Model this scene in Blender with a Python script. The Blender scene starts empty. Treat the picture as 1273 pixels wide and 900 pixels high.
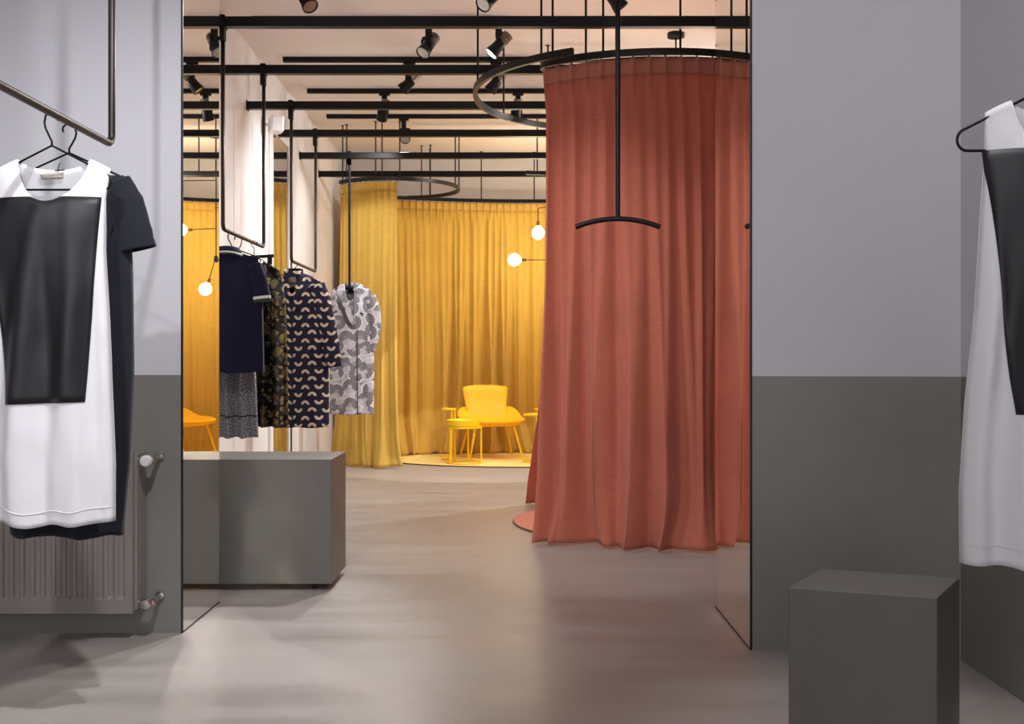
import bpy, math, random
from mathutils import Vector, noise
random.seed(7)
PI = math.pi
F, CX, HY, EYE = 1400.0, 636.5, 445.0, 1.05
scene = bpy.context.scene
COL = scene.collection

def P(x, y, D):
    return Vector(((x - CX) / F * D, D, EYE + (HY - y) / F * D))
def lerp(a, b, t): return a + (b - a) * t
def clamp(t, a=0.0, b=1.0): return max(a, min(b, t))
def smooth(t):
    t = clamp(t); return t * t * (3 - 2 * t)
def nz(*v):
    v = list(v) + [0.0] * (3 - len(v)); return noise.noise(Vector(v))

# ------------------------------------------------------------------ materials
def s2l(c):
    return tuple(((v / 255) / 12.92 if v / 255 <= .04045 else ((v / 255 + .055) / 1.055) ** 2.4) for v in c)

class N:
    """small helper round a node tree"""
    def __init__(self, name):
        self.m = bpy.data.materials.new(name); self.m.use_nodes = True
        self.t = self.m.node_tree; self.b = self.t.nodes['Principled BSDF']
        self.out = self.t.nodes['Material Output']
    def n(self, kind, **kw):
        nd = self.t.nodes.new(kind)
        for k, v in kw.items(): setattr(nd, k, v)
        return nd
    def l(self, a, b): self.t.links.new(a, b)
    def inp(self, sock, v):
        if hasattr(v, 'is_output') or isinstance(v, bpy.types.NodeSocket): self.l(v, sock)
        else: sock.default_value = v
    def math(self, op, a, b=0.0, c=0.0):
        nd = self.n('ShaderNodeMath', operation=op)
        self.inp(nd.inputs[0], a); self.inp(nd.inputs[1], b); self.inp(nd.inputs[2], c)
        return nd.outputs[0]
    def mix(self, f, a, b):
        nd = self.n('ShaderNodeMix', data_type='RGBA')
        self.inp(nd.inputs[0], f)
        for i, v in ((6, a), (7, b)):
            if isinstance(v, tuple): nd.inputs[i].default_value = (*v[:3], 1)
            else: self.l(v, nd.inputs[i])
        return nd.outputs[2]
    def coord(self, which='Object'):
        return self.n('ShaderNodeTexCoord').outputs[which]
    def mapping(self, vec, scale=(1, 1, 1), rot=(0, 0, 0)):
        nd = self.n('ShaderNodeMapping'); self.l(vec, nd.inputs[0])
        nd.inputs['Scale'].default_value = scale; nd.inputs['Rotation'].default_value = rot
        return nd.outputs[0]
    def noise(self, vec, scale, detail=3, rough=.5):
        nd = self.n('ShaderNodeTexNoise'); self.l(vec, nd.inputs['Vector'])
        nd.inputs['Scale'].default_value = scale; nd.inputs['Detail'].default_value = detail
        nd.inputs['Roughness'].default_value = rough
        return nd.outputs['Fac']
    def ramp(self, f, a, b):
        nd = self.n('ShaderNodeMapRange'); self.l(f, nd.inputs[0])
        nd.inputs[1].default_value = a; nd.inputs[2].default_value = b
        return nd.outputs[0]
    def bump(self, h, strength=.2, dist=.01):
        nd = self.n('ShaderNodeBump'); self.l(h, nd.inputs['Height'])
        nd.inputs['Strength'].default_value = strength; nd.inputs['Distance'].default_value = dist
        self.l(nd.outputs[0], self.b.inputs['Normal'])
    def color(self, c):
        if isinstance(c, tuple): self.b.inputs['Base Color'].default_value = (*c[:3], 1)
        else: self.l(c, self.b.inputs['Base Color'])
    def set(self, **kw):
        for k, v in kw.items(): self.b.inputs[k.replace('_', ' ')].default_value = v

def plain(name, c, rough=.6, metal=0.0, vary=.08, scale=9, bump=0.0, bscale=60, spec=.5, rot=None):
    m = N(name); c = s2l(c)
    o = m.coord()
    f = m.ramp(m.noise(o, scale, 4), .3, .7)
    m.color(m.mix(f, tuple(v * (1 - vary) for v in c), tuple(min(1, v * (1 + vary)) for v in c)))
    m.b.inputs['Roughness'].default_value = rough; m.b.inputs['Metallic'].default_value = metal
    m.b.inputs['Specular IOR Level'].default_value = spec
    if bump: m.bump(m.noise(o, bscale, 3), bump, .004)
    return m.m

def concrete(name, c1, c2, rough, streak=(1, 4, 1), bump=.05, spec=.5):
    m = N(name); o = m.coord()
    a = m.ramp(m.noise(m.mapping(o, streak), 1.6, 6, .6), .32, .68)
    b = m.ramp(m.noise(o, 9, 5, .65), .3, .75)
    f = m.math('ADD', m.math('MULTIPLY', a, .65), m.math('MULTIPLY', b, .35))
    m.color(m.mix(f, s2l(c1), s2l(c2)))
    m.l(m.math('ADD', m.math('MULTIPLY', a, .16), rough - .08), m.b.inputs['Roughness'])
    m.b.inputs['Specular IOR Level'].default_value = spec
    m.bump(m.noise(o, 14, 6, .6), bump, .004)
    return m.m

def fabric(name, c, transl=.0, vary=.12, weave=420, tcol=None, slub=.10):
    m = N(name); o = m.coord(); c = s2l(c)
    big = m.ramp(m.noise(o, 3, 3), .3, .7)
    sl = m.ramp(m.noise(m.mapping(o, (14, 14, 220)), 1.0, 3), .3, .7)
    f = m.math('ADD', m.math('MULTIPLY', big, .35), m.math('MULTIPLY', sl, .65))
    col = m.mix(f, tuple(v * (1 - vary) for v in c), tuple(min(1, v * (1 + vary)) for v in c))
    m.color(col)
    m.set(Roughness=.92, Sheen_Weight=.15); m.b.inputs['Specular IOR Level'].default_value = .15
    m.bump(m.noise(m.mapping(o, (weave, weave, weave * .6)), 1.0, 2), slub, .002)
    if transl:
        tr = m.n('ShaderNodeBsdfTranslucent')
        tc = s2l(tcol) if tcol else c
        tr.inputs['Color'].default_value = (*tc, 1)
        mx = m.n('ShaderNodeMixShader'); mx.inputs[0].default_value = transl
        m.l(m.b.outputs[0], mx.inputs[1]); m.l(tr.outputs[0], mx.inputs[2]); m.l(mx.outputs[0], m.out.inputs[0])
    return m.m

def emit(name, c, strength):
    m = N(name); m.color(c)
    m.b.inputs['Emission Color'].default_value = (*c, 1); m.b.inputs['Emission Strength'].default_value = strength
    o = m.coord(); f = m.noise(o, 3, 1); m.l(m.math('ADD', m.math('MULTIPLY', f, .05), .2), m.b.inputs['Roughness'])
    return m.m

def mirror_mat(name):
    m = N(name); m.color((.86, .84, .80)); m.set(Metallic=1.0, Roughness=0.0)
    o = m.coord(); m.color(m.mix(m.noise(o, .4, 1), (.84, .83, .79), (.87, .85, .82)))
    return m.m

def arch_mat(name):
    m = N(name); uv = m.n('ShaderNodeSeparateXYZ'); m.l(m.coord('UV'), uv.inputs[0])
    u, v = uv.outputs[0], uv.outputs[1]
    PX, PY = .196, .112
    tot = None; dark = None
    for i, (dx, dy, sg) in enumerate(((0, 0, -1), (.052, .053, 1), (.100, .004, 1), (.146, .060, -1))):
        lx = m.math('SUBTRACT', m.math('MODULO', m.math('ADD', u, 10 * PX + PX / 2 - dx), PX), PX / 2)
        ly = m.math('SUBTRACT', m.math('MODULO', m.math('ADD', v, 10 * PY + PY / 2 - dy), PY), PY / 2)
        ly = m.math('ADD', m.math('MULTIPLY', ly, sg), .012)
        r = m.math('SQRT', m.math('ADD', m.math('MULTIPLY', lx, lx), m.math('MULTIPLY', ly, ly)))
        ang = m.math('ARCTAN2', ly, lx)
        k = m.math('MULTIPLY', m.math('LESS_THAN', r, .0305), m.math('GREATER_THAN', r, .0125))
        k = m.math('MULTIPLY', k, m.math('GREATER_THAN', ly, 0.0))
        st = m.math('GREATER_THAN', m.math('SINE', m.math('MULTIPLY', ang, 18)), -.75)
        k = m.math('MULTIPLY', k, m.math('ADD', m.math('MULTIPLY', st, .45), .55))
        tot = k if tot is None else m.math('MAXIMUM', tot, k)
    w = m.noise(m.coord('UV'), 60, 2)
    cream = m.mix(w, s2l((222, 208, 184)), s2l((190, 170, 142)))
    m.color(m.mix(tot, s2l((34, 31, 52)), cream))
    m.set(Roughness=.8); m.b.inputs['Specular IOR Level'].default_value = .2
    return m.m

def fan_mat(name):
    m = N(name); uvc = m.coord('UV')
    vo = m.n('ShaderNodeTexVoronoi', voronoi_dimensions='2D'); m.l(uvc, vo.inputs['Vector'])
    vo.inputs['Scale'].default_value = 8.2; vo.inputs['Randomness'].default_value = .75
    d = vo.outputs['Distance']
    sub = m.n('ShaderNodeVectorMath', operation='SUBTRACT'); m.l(uvc, sub.inputs[0]); m.l(vo.outputs['Position'], sub.inputs[1])
    se = m.n('ShaderNodeSeparateXYZ'); m.l(sub.outputs[0], se.inputs[0])
    rnd = m.n('ShaderNodeSeparateXYZ'); m.l(vo.outputs['Color'], rnd.inputs[0])
    ang = m.math('ADD', m.math('ARCTAN2', se.outputs[1], se.outputs[0]), m.math('MULTIPLY', rnd.outputs[0], 6.28))
    half = m.math('GREATER_THAN', m.math('SINE', ang), -.62)
    sp = m.math('MULTIPLY', m.math('ADD', m.math('SINE', m.math('MULTIPLY', ang, 15)), 1), .5)
    ring = m.math('MULTIPLY', m.math('LESS_THAN', d, .54), m.math('GREATER_THAN', d, .15))
    grey = m.math('MULTIPLY', ring, half)
    c = m.mix(m.math('MULTIPLY', grey, m.math('ADD', m.math('MULTIPLY', sp, .45), .50)), s2l((196, 194, 200)), s2l((88, 86, 90)))
    edge = m.math('MULTIPLY', m.math('LESS_THAN', d, .60), m.math('GREATER_THAN', d, .54))
    c = m.mix(edge, c, s2l((226, 226, 230)))
    core = m.math('LESS_THAN', d, .14)
    c = m.mix(core, c, m.mix(rnd.outputs[1], s2l((140, 138, 142)), s2l((220, 219, 222))))
    c = m.mix(m.math('GREATER_THAN', d, .74), c, s2l((60, 58, 62)))
    m.color(c); m.set(Roughness=.75); m.b.inputs['Specular IOR Level'].default_value = .25
    return m.m

def floral_mat(name):
    m = N(name); uvc = m.coord('UV')
    def lay(scale, thr, off):
        mp = m.n('ShaderNodeMapping'); m.l(uvc, mp.inputs[0]); mp.inputs['Location'].default_value = (off, off * .7, 0); mp.inputs['Scale'].default_value = (1.35, .85, 1)
        wob = m.n('ShaderNodeVectorMath', operation='ADD'); m.l(mp.outputs[0], wob.inputs[0])
        nn = m.n('ShaderNodeTexNoise'); m.l(uvc, nn.inputs['Vector']); nn.inputs['Scale'].default_value = 28
        sc = m.n('ShaderNodeVectorMath', operation='SCALE'); m.l(nn.outputs['Color'], sc.inputs[0]); sc.inputs['Scale'].default_value = .04
        m.l(sc.outputs[0], wob.inputs[1])
        vo = m.n('ShaderNodeTexVoronoi', voronoi_dimensions='2D'); m.l(wob.outputs[0], vo.inputs['Vector']); vo.inputs['Scale'].default_value = scale
        keep = m.n('ShaderNodeSeparateXYZ'); m.l(vo.outputs['Color'], keep.inputs[0])
        return m.math('MULTIPLY', m.math('LESS_THAN', vo.outputs['Distance'], thr), m.math('GREATER_THAN', keep.outputs[0], .35))
    c = m.mix(lay(13, .34, .3), s2l((22, 19, 18)), s2l((92, 80, 46)))
    c = m.mix(lay(22, .30, 1.7), c, s2l((66, 62, 62)))
    c = m.mix(lay(30, .26, 4.1), c, s2l((128, 112, 66)))
    m.color(c); m.set(Roughness=.8); m.b.inputs['Specular IOR Level'].default_value = .2
    return m.m

def tweed_mat(name):
    m = N(name); uvc = m.coord('UV')
    a = m.ramp(m.noise(uvc, 150, 2, .8), .42, .62)
    m.color(m.mix(a, s2l((42, 44, 52)), s2l((170, 172, 180))))
    m.set(Roughness=.9)
    m.bump(m.noise(uvc, 300, 2), .2, .002)
    return m.m

M = {}
M['wall'] = plain('lilac_white_paint', (202, 201, 206), .75, vary=.02, scale=2.5, bump=.03, bscale=90, spec=.3)
M['inner_wall'] = plain('warm_white_paint', (222, 217, 214), .7, vary=.02, scale=2.5, bump=.03, bscale=90, spec=.3)
M['dado'] = concrete('grey_dado_plaster', (118, 115, 109), (131, 128, 121), .42, (1, 1, .5), .06)
M['floor'] = concrete('polished_concrete', (146, 140, 133), (170, 163, 156), .39, (.5, 3.5, 1), .03)
M['ceiling'] = plain('ceiling_paint', (240, 232, 227), .85, vary=.015, scale=2, spec=.2)
M['box'] = concrete('grey_plaster_box', (92, 88, 81), (104, 99, 92), .45, (1, 1, .4), .04)
M['black'] = plain('black_powder_coat', (10, 9, 11), .42, vary=.1, scale=30, bump=.04, bscale=220, spec=.28)
M['pipe'] = plain('brown_black_pipe', (50, 42, 38), .42, .5, vary=.15, scale=14)
M['track'] = plain('bronze_black_track', (36, 32, 29), .42, .4, vary=.1, scale=12)
M['fin'] = plain('aluminium_fins', (168, 160, 150), .35, .9, vary=.05)
M['lens'] = plain('reflector_glass', (176, 170, 160), .15, .6, vary=.25, scale=60)
M['chrome'] = plain('chrome', (205, 200, 196), .18, 1.0, vary=.05)
M['white_plastic'] = plain('white_plastic', (232, 230, 228), .4, vary=.03)
M['radiator'] = plain('grey_radiator_enamel', (134, 127, 121), .38, vary=.03)
M['dark'] = plain('dark_rubber', (24, 23, 24), .7)
M['mirror'] = mirror_mat('mirror_silver')
M['mirror_edge'] = plain('mirror_dark_edge', (20, 20, 22), .4)
M['red'] = fabric('terracotta_linen', (196, 116, 94), .22, .13, tcol=(216, 100, 62))
M['red_head'] = fabric('terracotta_heading', (190, 116, 96), .06, .11)
M['yellow'] = fabric('mustard_linen', (214, 174, 80), .08, .12, tcol=(222, 170, 60))
M['yellow_head'] = fabric('mustard_heading', (208, 166, 78), .06, .1)
M['rug_red'] = fabric('terracotta_carpet', (222, 146, 122), 0, .08, 160, slub=.4)
M['rug_yellow'] = fabric('yellow_carpet', (246, 218, 126), 0, .08, 160, slub=.4)
M['rug_edge'] = plain('rug_binding', (96, 74, 46), .9)
M['ych'] = plain('yellow_upholstery', (250, 184, 6), .6, vary=.04, scale=20, bump=.05, bscale=300)
M['ymetal'] = plain('yellow_lacquer', (252, 206, 22), .35, vary=.03)
M['white_cloth'] = fabric('white_jersey', (238, 237, 240), .10, .02, 700, slub=.05)
M['print'] = plain('black_print', (27, 26, 29), .55, vary=.2, scale=14, bump=.15, bscale=16)
M['navy_cloth'] = fabric('blue_black_jersey', (34, 36, 44), 0, .06, 700, slub=.05)
M['polo'] = fabric('navy_pique', (25, 25, 48), 0, .06, 500, slub=.1)
M['stripe_w'] = plain('white_rib', (222, 220, 212), .85)
M['stripe_g'] = plain('green_rib', (42, 58, 46), .85)
M['label'] = plain('label_satin', (214, 206, 196), .6, vary=.1, scale=80)
M['arch'] = arch_mat('arch_print'); M['fan'] = fan_mat('fan_print'); M['floral'] = floral_mat('floral_print'); M['tweed'] = tweed_mat('tweed')
M['greyband'] = plain('shaded_lapel_grey', (82, 76, 74), .6, vary=.12, scale=40)  # lapel facing in shadow, its shade put into the grey
M['bulb'] = emit('warm_bulb', (1.0, .87, .66), 78)
M['spot_on'] = emit('lit_lens', (1.0, .9, .78), 26)
M['brass'] = plain('dark_brass', (120, 92, 52), .35, .9)

# ------------------------------------------------------------------ mesh helpers
class MB:
    def __init__(self): self.v = []; self.f = []; self.mi = []; self.uv = None
    def add(self, vs, fs, mi=0):
        o = len(self.v); self.v += [Vector(p) for p in vs]
        for f in fs: self.f.append(tuple(i + o for i in f)); self.mi.append(mi)
    def box(self, a, b, mi=0):
        x0, y0, z0 = a; x1, y1, z1 = b
        self.add([(x0,y0,z0),(x1,y0,z0),(x1,y1,z0),(x0,y1,z0),(x0,y0,z1),(x1,y0,z1),(x1,y1,z1),(x0,y1,z1)],
                 [(0,3,2,1),(4,5,6,7),(0,1,5,4),(1,2,6,5),(2,3,7,6),(3,0,4,7)], mi)
    def prism(self, pts, z0, z1, mi=0):
        n = len(pts)
        self.add([(p[0], p[1], z0) for p in pts] + [(p[0], p[1], z1) for p in pts],
                 [tuple(range(n - 1, -1, -1)), tuple(range(n, 2 * n))] + [(i, (i + 1) % n, n + (i + 1) % n, n + i) for i in range(n)], mi)
    def obox(self, c, ax, ay, az, mi=0):
        c, ax, ay, az = map(Vector, (c, ax, ay, az))
        vs = [c + sx * ax + sy * ay + sz * az for sz in (-1, 1) for sx, sy in ((-1, -1), (1, -1), (1, 1), (-1, 1))]
        self.add(vs, [(0,3,2,1),(4,5,6,7),(0,1,5,4),(1,2,6,5),(2,3,7,6),(3,0,4,7)], mi)
    def tube(self, pts, r, seg=10, closed=False, mi=0, flat=None):
        """r: number or list; flat=(sx,sy) squashes section"""
        pts = [Vector(p) for p in pts]; n = len(pts)
        rs = r if isinstance(r, (list, tuple)) else [r] * n
        rings = []; prev = None
        for i, p in enumerate(pts):
            if closed: t = pts[(i + 1) % n] - pts[i - 1]
            elif i == 0: t = pts[1] - p
            elif i == n - 1: t = p - pts[i - 1]
            else: t = (pts[i + 1] - p).normalized() + (p - pts[i - 1]).normalized()
            t.normalize()
            if prev is None:
                up = Vector((0, 0, 1)) if abs(t.z) < .9 else Vector((0, 1, 0))
                a = t.cross(up).normalized()
            else:
                a = (prev - t * prev.dot(t)).normalized()
            prev = a; b = t.cross(a)
            rings.append([p + (a * math.cos(2 * PI * k / seg) + b * math.sin(2 * PI * k / seg)) * rs[i] for k in range(seg)])
        vs = [q for ring in rings for q in ring]; fs = []
        m = n if closed else n - 1
        for i in range(m):
            for k in range(seg):
                j = (i + 1) % n
                fs.append((i * seg + k, i * seg + (k + 1) % seg, j * seg + (k + 1) % seg, j * seg + k))
        if not closed:
            fs.append(tuple(range(seg - 1, -1, -1))); fs.append(tuple((n - 1) * seg + k for k in range(seg)))
        self.add(vs, fs, mi)
    def cyl(self, a, b, r, seg=16, mi=0, r2=None): self.tube([a, b], [r, r if r2 is None else r2], seg, mi=mi)
    def lathe(self, c, prof, axis=(0, 0, 1), seg=20, mi=0):
        c = Vector(c); w = Vector(axis).normalized()
        a = w.orthogonal().normalized(); b = w.cross(a); vs = []; fs = []
        for (r, h) in prof:
            for k in range(seg):
                th = 2 * PI * k / seg; vs.append(c + w * h + (a * math.cos(th) + b * math.sin(th)) * max(r, 1e-4))
        for i in range(len(prof) - 1):
            for k in range(seg):
                fs.append((i * seg + k, i * seg + (k + 1) % seg, (i + 1) * seg + (k + 1) % seg, (i + 1) * seg + k))
        fs.append(tuple(range(seg - 1, -1, -1))); fs.append(tuple((len(prof) - 1) * seg + k for k in range(seg)))
        self.add(vs, fs, mi)
    def grid(self, fn, nu, nv, mi=0, uv=None, close_u=False):
        o = len(self.v)
        uvs = []
        cu = nu if close_u else nu + 1
        for j in range(nv + 1):
            for i in range(cu):
                p = fn(i / nu, j / nv); self.v.append(Vector(p))
                uvs.append(uv(i / nu, j / nv) if uv else (p[0], p[2]))
        if self.uv is None: self.uv = {}
        for k, q in enumerate(uvs): self.uv[o + k] = q
        for j in range(nv):
            for i in range(nu):
                i2 = (i + 1) % cu
                self.f.append((o + j * cu + i, o + j * cu + i2, o + (j + 1) * cu + i2, o + (j + 1) * cu + i)); self.mi.append(mi)
    def build(self, name, mat, parent=None, loc=None, smooth_=False, bevel=0.0, solid=0.0, sub=0, auto=None):
        base = Vector(loc) if loc is not None else (world_loc(parent) if parent else Vector((0, 0, 0)))
        me = bpy.data.meshes.new(name)
        me.from_pydata([tuple(p - base) for p in self.v], [], self.f)
        mats = mat if isinstance(mat, (list, tuple)) else [mat]
        for mm in mats: me.materials.append(mm)
        for pl, mi in zip(me.polygons, self.mi):
            pl.material_index = mi; pl.use_smooth = smooth_ or auto is not None
        if self.uv:
            ul = me.uv_layers.new(name='UVMap')
            for lp in me.loops: ul.data[lp.index].uv = self.uv.get(lp.vertex_index, (0, 0))
        if auto is not None: me.set_sharp_from_angle(angle=math.radians(auto))
        o = bpy.data.objects.new(name, me); COL.objects.link(o)
        if parent: o.parent = parent; o.location = base - world_loc(parent)
        else: o.location = base
        if bevel:
            b = o.modifiers.new('bevel', 'BEVEL'); b.width = bevel; b.segments = 2; b.limit_method = 'ANGLE'; b.angle_limit = math.radians(40)
        if solid:
            s = o.modifiers.new('solid', 'SOLIDIFY'); s.thickness = solid; s.offset = 0
        if sub:
            s = o.modifiers.new('sub', 'SUBSURF'); s.levels = sub; s.render_levels = sub
        return o

def world_loc(o):
    v = Vector((0, 0, 0))
    while o: v += o.location; o = o.parent
    return v
def tag(o, label, cat, group=None):
    o['label'] = label; o['category'] = cat
    if group: o['group'] = group
    return o
def thing(name, loc, label, cat, group=None):
    o = bpy.data.objects.new(name, None); COL.objects.link(o); o.location = loc; o.empty_display_size = .1
    return tag(o, label, cat, group)
def struct(o): o['kind'] = 'structure'; return o
def copy_tree(o, parent=None):
    c = o.copy(); COL.objects.link(c)
    if parent: c.parent = parent
    for ch in list(o.children): copy_tree(ch, c)
    return c

# ------------------------------------------------------------------ the rooms
CEIL = 3.30; BEAMZ = EYE + 1.80; LX = -1.89; RX = 2.9; BY = 12.62; DADO = .985
b = MB(); b.box((-3.2, -2.2, -.12), (3.2, 13.4, 0)); struct(b.build('floor', M['floor']))
b = MB(); b.box((-3.2, -2.2, CEIL), (3.2, 13.4, CEIL + .12)); struct(b.build('ceiling', M['ceiling']))
def wall2(name, pts):
    b = MB(); b.prism(pts, 0, DADO, 1); b.prism(pts, DADO, CEIL, 0)
    return struct(b.build(name, [M['wall'], M['dado']]))
JL = -1.262; JR = .862
wall2('wall_front_left', [(-3.2, 4.30), (JL, 4.30), (JL, 4.83), (-3.2, 4.83)])
wall2('wall_front_right', [(JR, 4.05), (1.56, 3.915), (3.2, 3.915), (3.2, 4.74), (JR, 4.74)])
wall2('wall_side_right', [(1.56, -2.2), (1.75, -2.2), (1.75, 3.915), (1.56, 3.915)])
wall2('wall_side_left', [(-3.2, -2.2), (-3.0, -2.2), (-3.0, 4.30), (-3.2, 4.30)])
b = MB(); b.box((LX - .15, 4.83, 0), (LX, BY + .15, CEIL)); struct(b.build('wall_left', M['inner_wall']))
b = MB(); b.box((RX, 4.74, 0), (RX + .15, BY, CEIL)); struct(b.build('wall_right', M['inner_wall']))
b = MB(); b.box((LX - .15, BY, 0), (RX + .15, BY + .15, CEIL)); struct(b.build('wall_back', M['inner_wall']))
# shallow wall panel joints on the left wall of the inner room
k = 0
for y in (6.9, 7.65, 8.2):
    k += 1; b = MB(); b.box((LX, y, .0), (LX + .003, y + .008, 2.75)); struct(b.build('trim_%d' % k, M['inner_wall']))
b = MB(); b.box((LX, 9.50, 0), (LX + .012, 9.62, 2.55)); struct(b.build('trim_4', M['dark']))
b = MB(); b.box((LX, 8.72, 0), (LX + .02, 8.83, 2.86)); b.box((LX, 9.44, 0), (LX + .02, 9.50, 2.86)); b.box((LX, 8.83, 2.815), (LX + .02, 9.44, 2.86))
mf = b

# mirrors
def mirror(name, x0, x1, y0, y1, z0, z1, label, edge_front=True):
    b = MB(); b.box((x0, y0, z0), (x1, y1, z1))
    o = tag(b.build(name, M['mirror'], loc=((x0 + x1) / 2, (y0 + y1) / 2, z0)), label, 'mirror')
    e = MB(); e.box((x0 - .001, y0 - .004, z0), (x1 + .001, y0, z1)); e.build('dark_edge', M['mirror_edge'], o)
    e = MB(); e.box((x0 - .001, y0, z0 - .0), (x1 + .0015, y1, z0 + .006)); e.build('bottom_seal', M['mirror_edge'], o)
    return o
mirror('mirror_panel', JL, JL + .006, 4.30, 4.83, .0005, CEIL - .02, 'tall mirror panel lining the opening beside the radiator wall')
mirror('mirror_panel', JR - .006, JR, 4.05, 4.74, .0005, CEIL - .02, 'tall mirror panel lining the opening beside the red curtain')
wm = thing('wall_mirror', (LX, 9.1, 0), 'narrow tall mirror in white frame on wall behind the clothes rails', 'mirror')
mf.build('frame', M['white_plastic'], wm)
b = MB(); b.box((LX + .001, 8.83, .02), (LX + .012, 9.44, 2.815)); b.build('mirror_glass', M['mirror'], wm)

# white wall speaker
sp = thing('wall_speaker', (LX, 8.45, 2.86), 'small white speaker box on white wall above the mirror', 'speaker')
c = P(332, 155, 8.55); c.x = LX + .10
b = MB(); b.obox(c, (.045, .02, 0), (-.025, .06, 0), (0, .008, .062)); b.build('cabinet', M['white_plastic'], sp, bevel=.012)
b = MB(); b.box((LX, c.y - .03, c.z - .06), (LX + .01, c.y + .03, c.z + .06)); b.cyl((LX + .01, c.y, c.z), (c.x, c.y, c.z), .012); b.build('bracket', M['white_plastic'], sp)

# ------------------------------------------------------------------ beams, tracks
BY0 = [5.05 + .995 * i for i in range(7)]
bl = ['black square ceiling beam carrying the lone arched hanger pole', 'topmost black beam in the photo, crossing above the red curtain',
      'second black beam down, holding far leg of the polo rail', 'third black beam down, holding near leg of the arch coat rail',
      'fourth black beam down, holding far leg of the arch coat rail', 'fifth black beam down, carrying the grey coat pole',
      'lowest black beam, just above the mustard curtain track']
for i, y in enumerate(BY0):
    b = MB(); b.box((LX + .004, y - .027, BEAMZ - .027), (RX - .004, y + .027, BEAMZ + .027))
    o = tag(b.build('ceiling_beam', M['black'], loc=(LX, y, BEAMZ), bevel=.003), bl[i], 'beam', 'black ceiling beams')
    e = MB(); e.box((LX + .0005, y - .034, BEAMZ - .034), (LX + .008, y + .034, BEAMZ + .034)); e.build('wall_plate', M['black'], o)
TY = [6.44, 7.43, 8.43, 9.42, 10.41]
tl = ['black lighting track nearest the opening, above the topmost beam', 'black lighting track carrying the glowing white spotlight, just behind the topmost beam',
      'black lighting track showing just above the second beam', 'black lighting track showing just above the third beam',
      'farthest black lighting track, just above the fourth beam']
for i, y in enumerate(TY):
    b = MB()
    for s in (-1, 1): b.box((-1.708, y + s * .0175 - .003, CEIL - .036), (2.4, y + s * .0175 + .003, CEIL))
    b.box((-1.708, y - .0175, CEIL - .012), (2.4, y + .0175, CEIL)); b.box((-1.712, y - .0205, CEIL - .036), (-1.708, y + .0205, CEIL))
    b.box((-1.708, y - .0175, CEIL - .036), (2.4, y - .006, CEIL - .031)); b.box((-1.708, y + .006, CEIL - .036), (2.4, y + .0175, CEIL - .031))
    tag(b.build('lighting_track', M['black'], loc=(0, y, CEIL)), tl[i], 'lighting track', 'black lighting tracks on the ceiling')

def spotlight(px, ti, d, label, lit=False, power=0, cone=40, blend=.25, col=(1, .86, .72), aim=None, spread=.05):
    y = TY[ti]; x = (px - CX) / F * y; z = CEIL - .036
    t = thing('track_spotlight', (x, y, z), label, 'spotlight', 'track spotlights')
    hc = Vector((x - .012 * (1 if d[0] < 0 else -1), y, z - .165))
    d = (Vector(aim) - hc).normalized() if aim is not None else Vector(d).normalized()
    b = MB(); b.box((x - .045, y - .016, z - .02), (x + .045, y + .016, z)); b.build('track_adapter', M['black'], t, bevel=.002)
    b = MB(); b.box((x - .022, y - .018, z - .105), (x + .022, y + .018, z - .02)); b.build('driver_box', M['black'], t, bevel=.004)
    side = d.cross(Vector((0, 0, 1))).normalized()
    b = MB(); b.obox((x, y, z - .135), (.016, 0, 0), (0, .018, 0), (0, 0, .035)); 
    for s in (-1, 1): b.obox(hc + side * s * .044 + Vector((0, 0, .02)), side * .004, d * .014, Vector((0, 0, .045)))
    b.obox(hc + Vector((0, 0, .062)), side * .046, d.cross(side) * .004 + d * .012, Vector((0, 0, .006)))
    b.build('yoke', M['black'], t, bevel=.002)
    b = MB(); b.lathe(hc, [(.030, -.045), (.038, -.035), (.040, .01), (.048, .055), (.048, .062), (.043, .062), (.038, .045)], d, 22); hd = b.build('lamp_head', M['black'], t, auto=40)
    b = MB(); b.lathe(hc, [(.041, .0575), (.03, .0515), (.012, .045), (.001, .044)], d, 22); b.build('lens', M['spot_on'] if lit else M['lens'], hd, auto=60)
    b = MB()
    for k in range(5): b.lathe(hc, [(.038, -.055 - .014 * k), (.038, -.0585 - .014 * k)], d, 18)
    b.lathe(hc, [(.013, -.045), (.013, -.115)], d, 12); b.build('heat_sink', M['fin'], t, auto=40)
    if power:
        L = bpy.data.lights.new('spot_lamp', 'SPOT'); L.energy = power; L.color = col; L.spot_size = math.radians(cone); L.spot_blend = blend
        L.shadow_soft_size = spread
        o = bpy.data.objects.new('spot_lamp', L); COL.objects.link(o); o.location = hc + d * .075
        o.rotation_euler = d.to_track_quat('-Z', 'Y').to_euler()
    return t
WARM = (1, .95, .89); NEUT = (.97, .97, 1.0)
spotlight(378, 0, (.6, -.5, -1), 'track spotlight facing front right, above left end of the topmost beam', power=10, cone=60, col=WARM, blend=.8)
spotlight(610, 0, (-.75, -.8, -.9), 'track spotlight tilted left, above middle of the topmost beam', power=215, cone=66, col=NEUT, blend=.35, spread=.085)
spotlight(762, 0, (.7, .1, -.9), 'track spotlight above the arched hanger pole beside the red curtain', power=25, cone=70, col=WARM)
spotlight(533, 1, (-.5, -.6, -.9), 'dark lensed spotlight left of the bright one, hanging under the topmost beam', power=280, cone=80, col=NEUT, blend=1)  # lens stays dark, but a lamp is added here to brighten the box top
spotlight(620, 1, (-.8, -.1, -.9), 'spotlight with glowing white lens beside the red curtain ring', lit=True, power=85, cone=90, col=NEUT, blend=1)
spotlight(509, 2, (-.8, .1, -.75), 'spotlight with pale cooling fins hanging under left middle of the second beam', power=85, cone=80, col=NEUT, blend=1)
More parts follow.
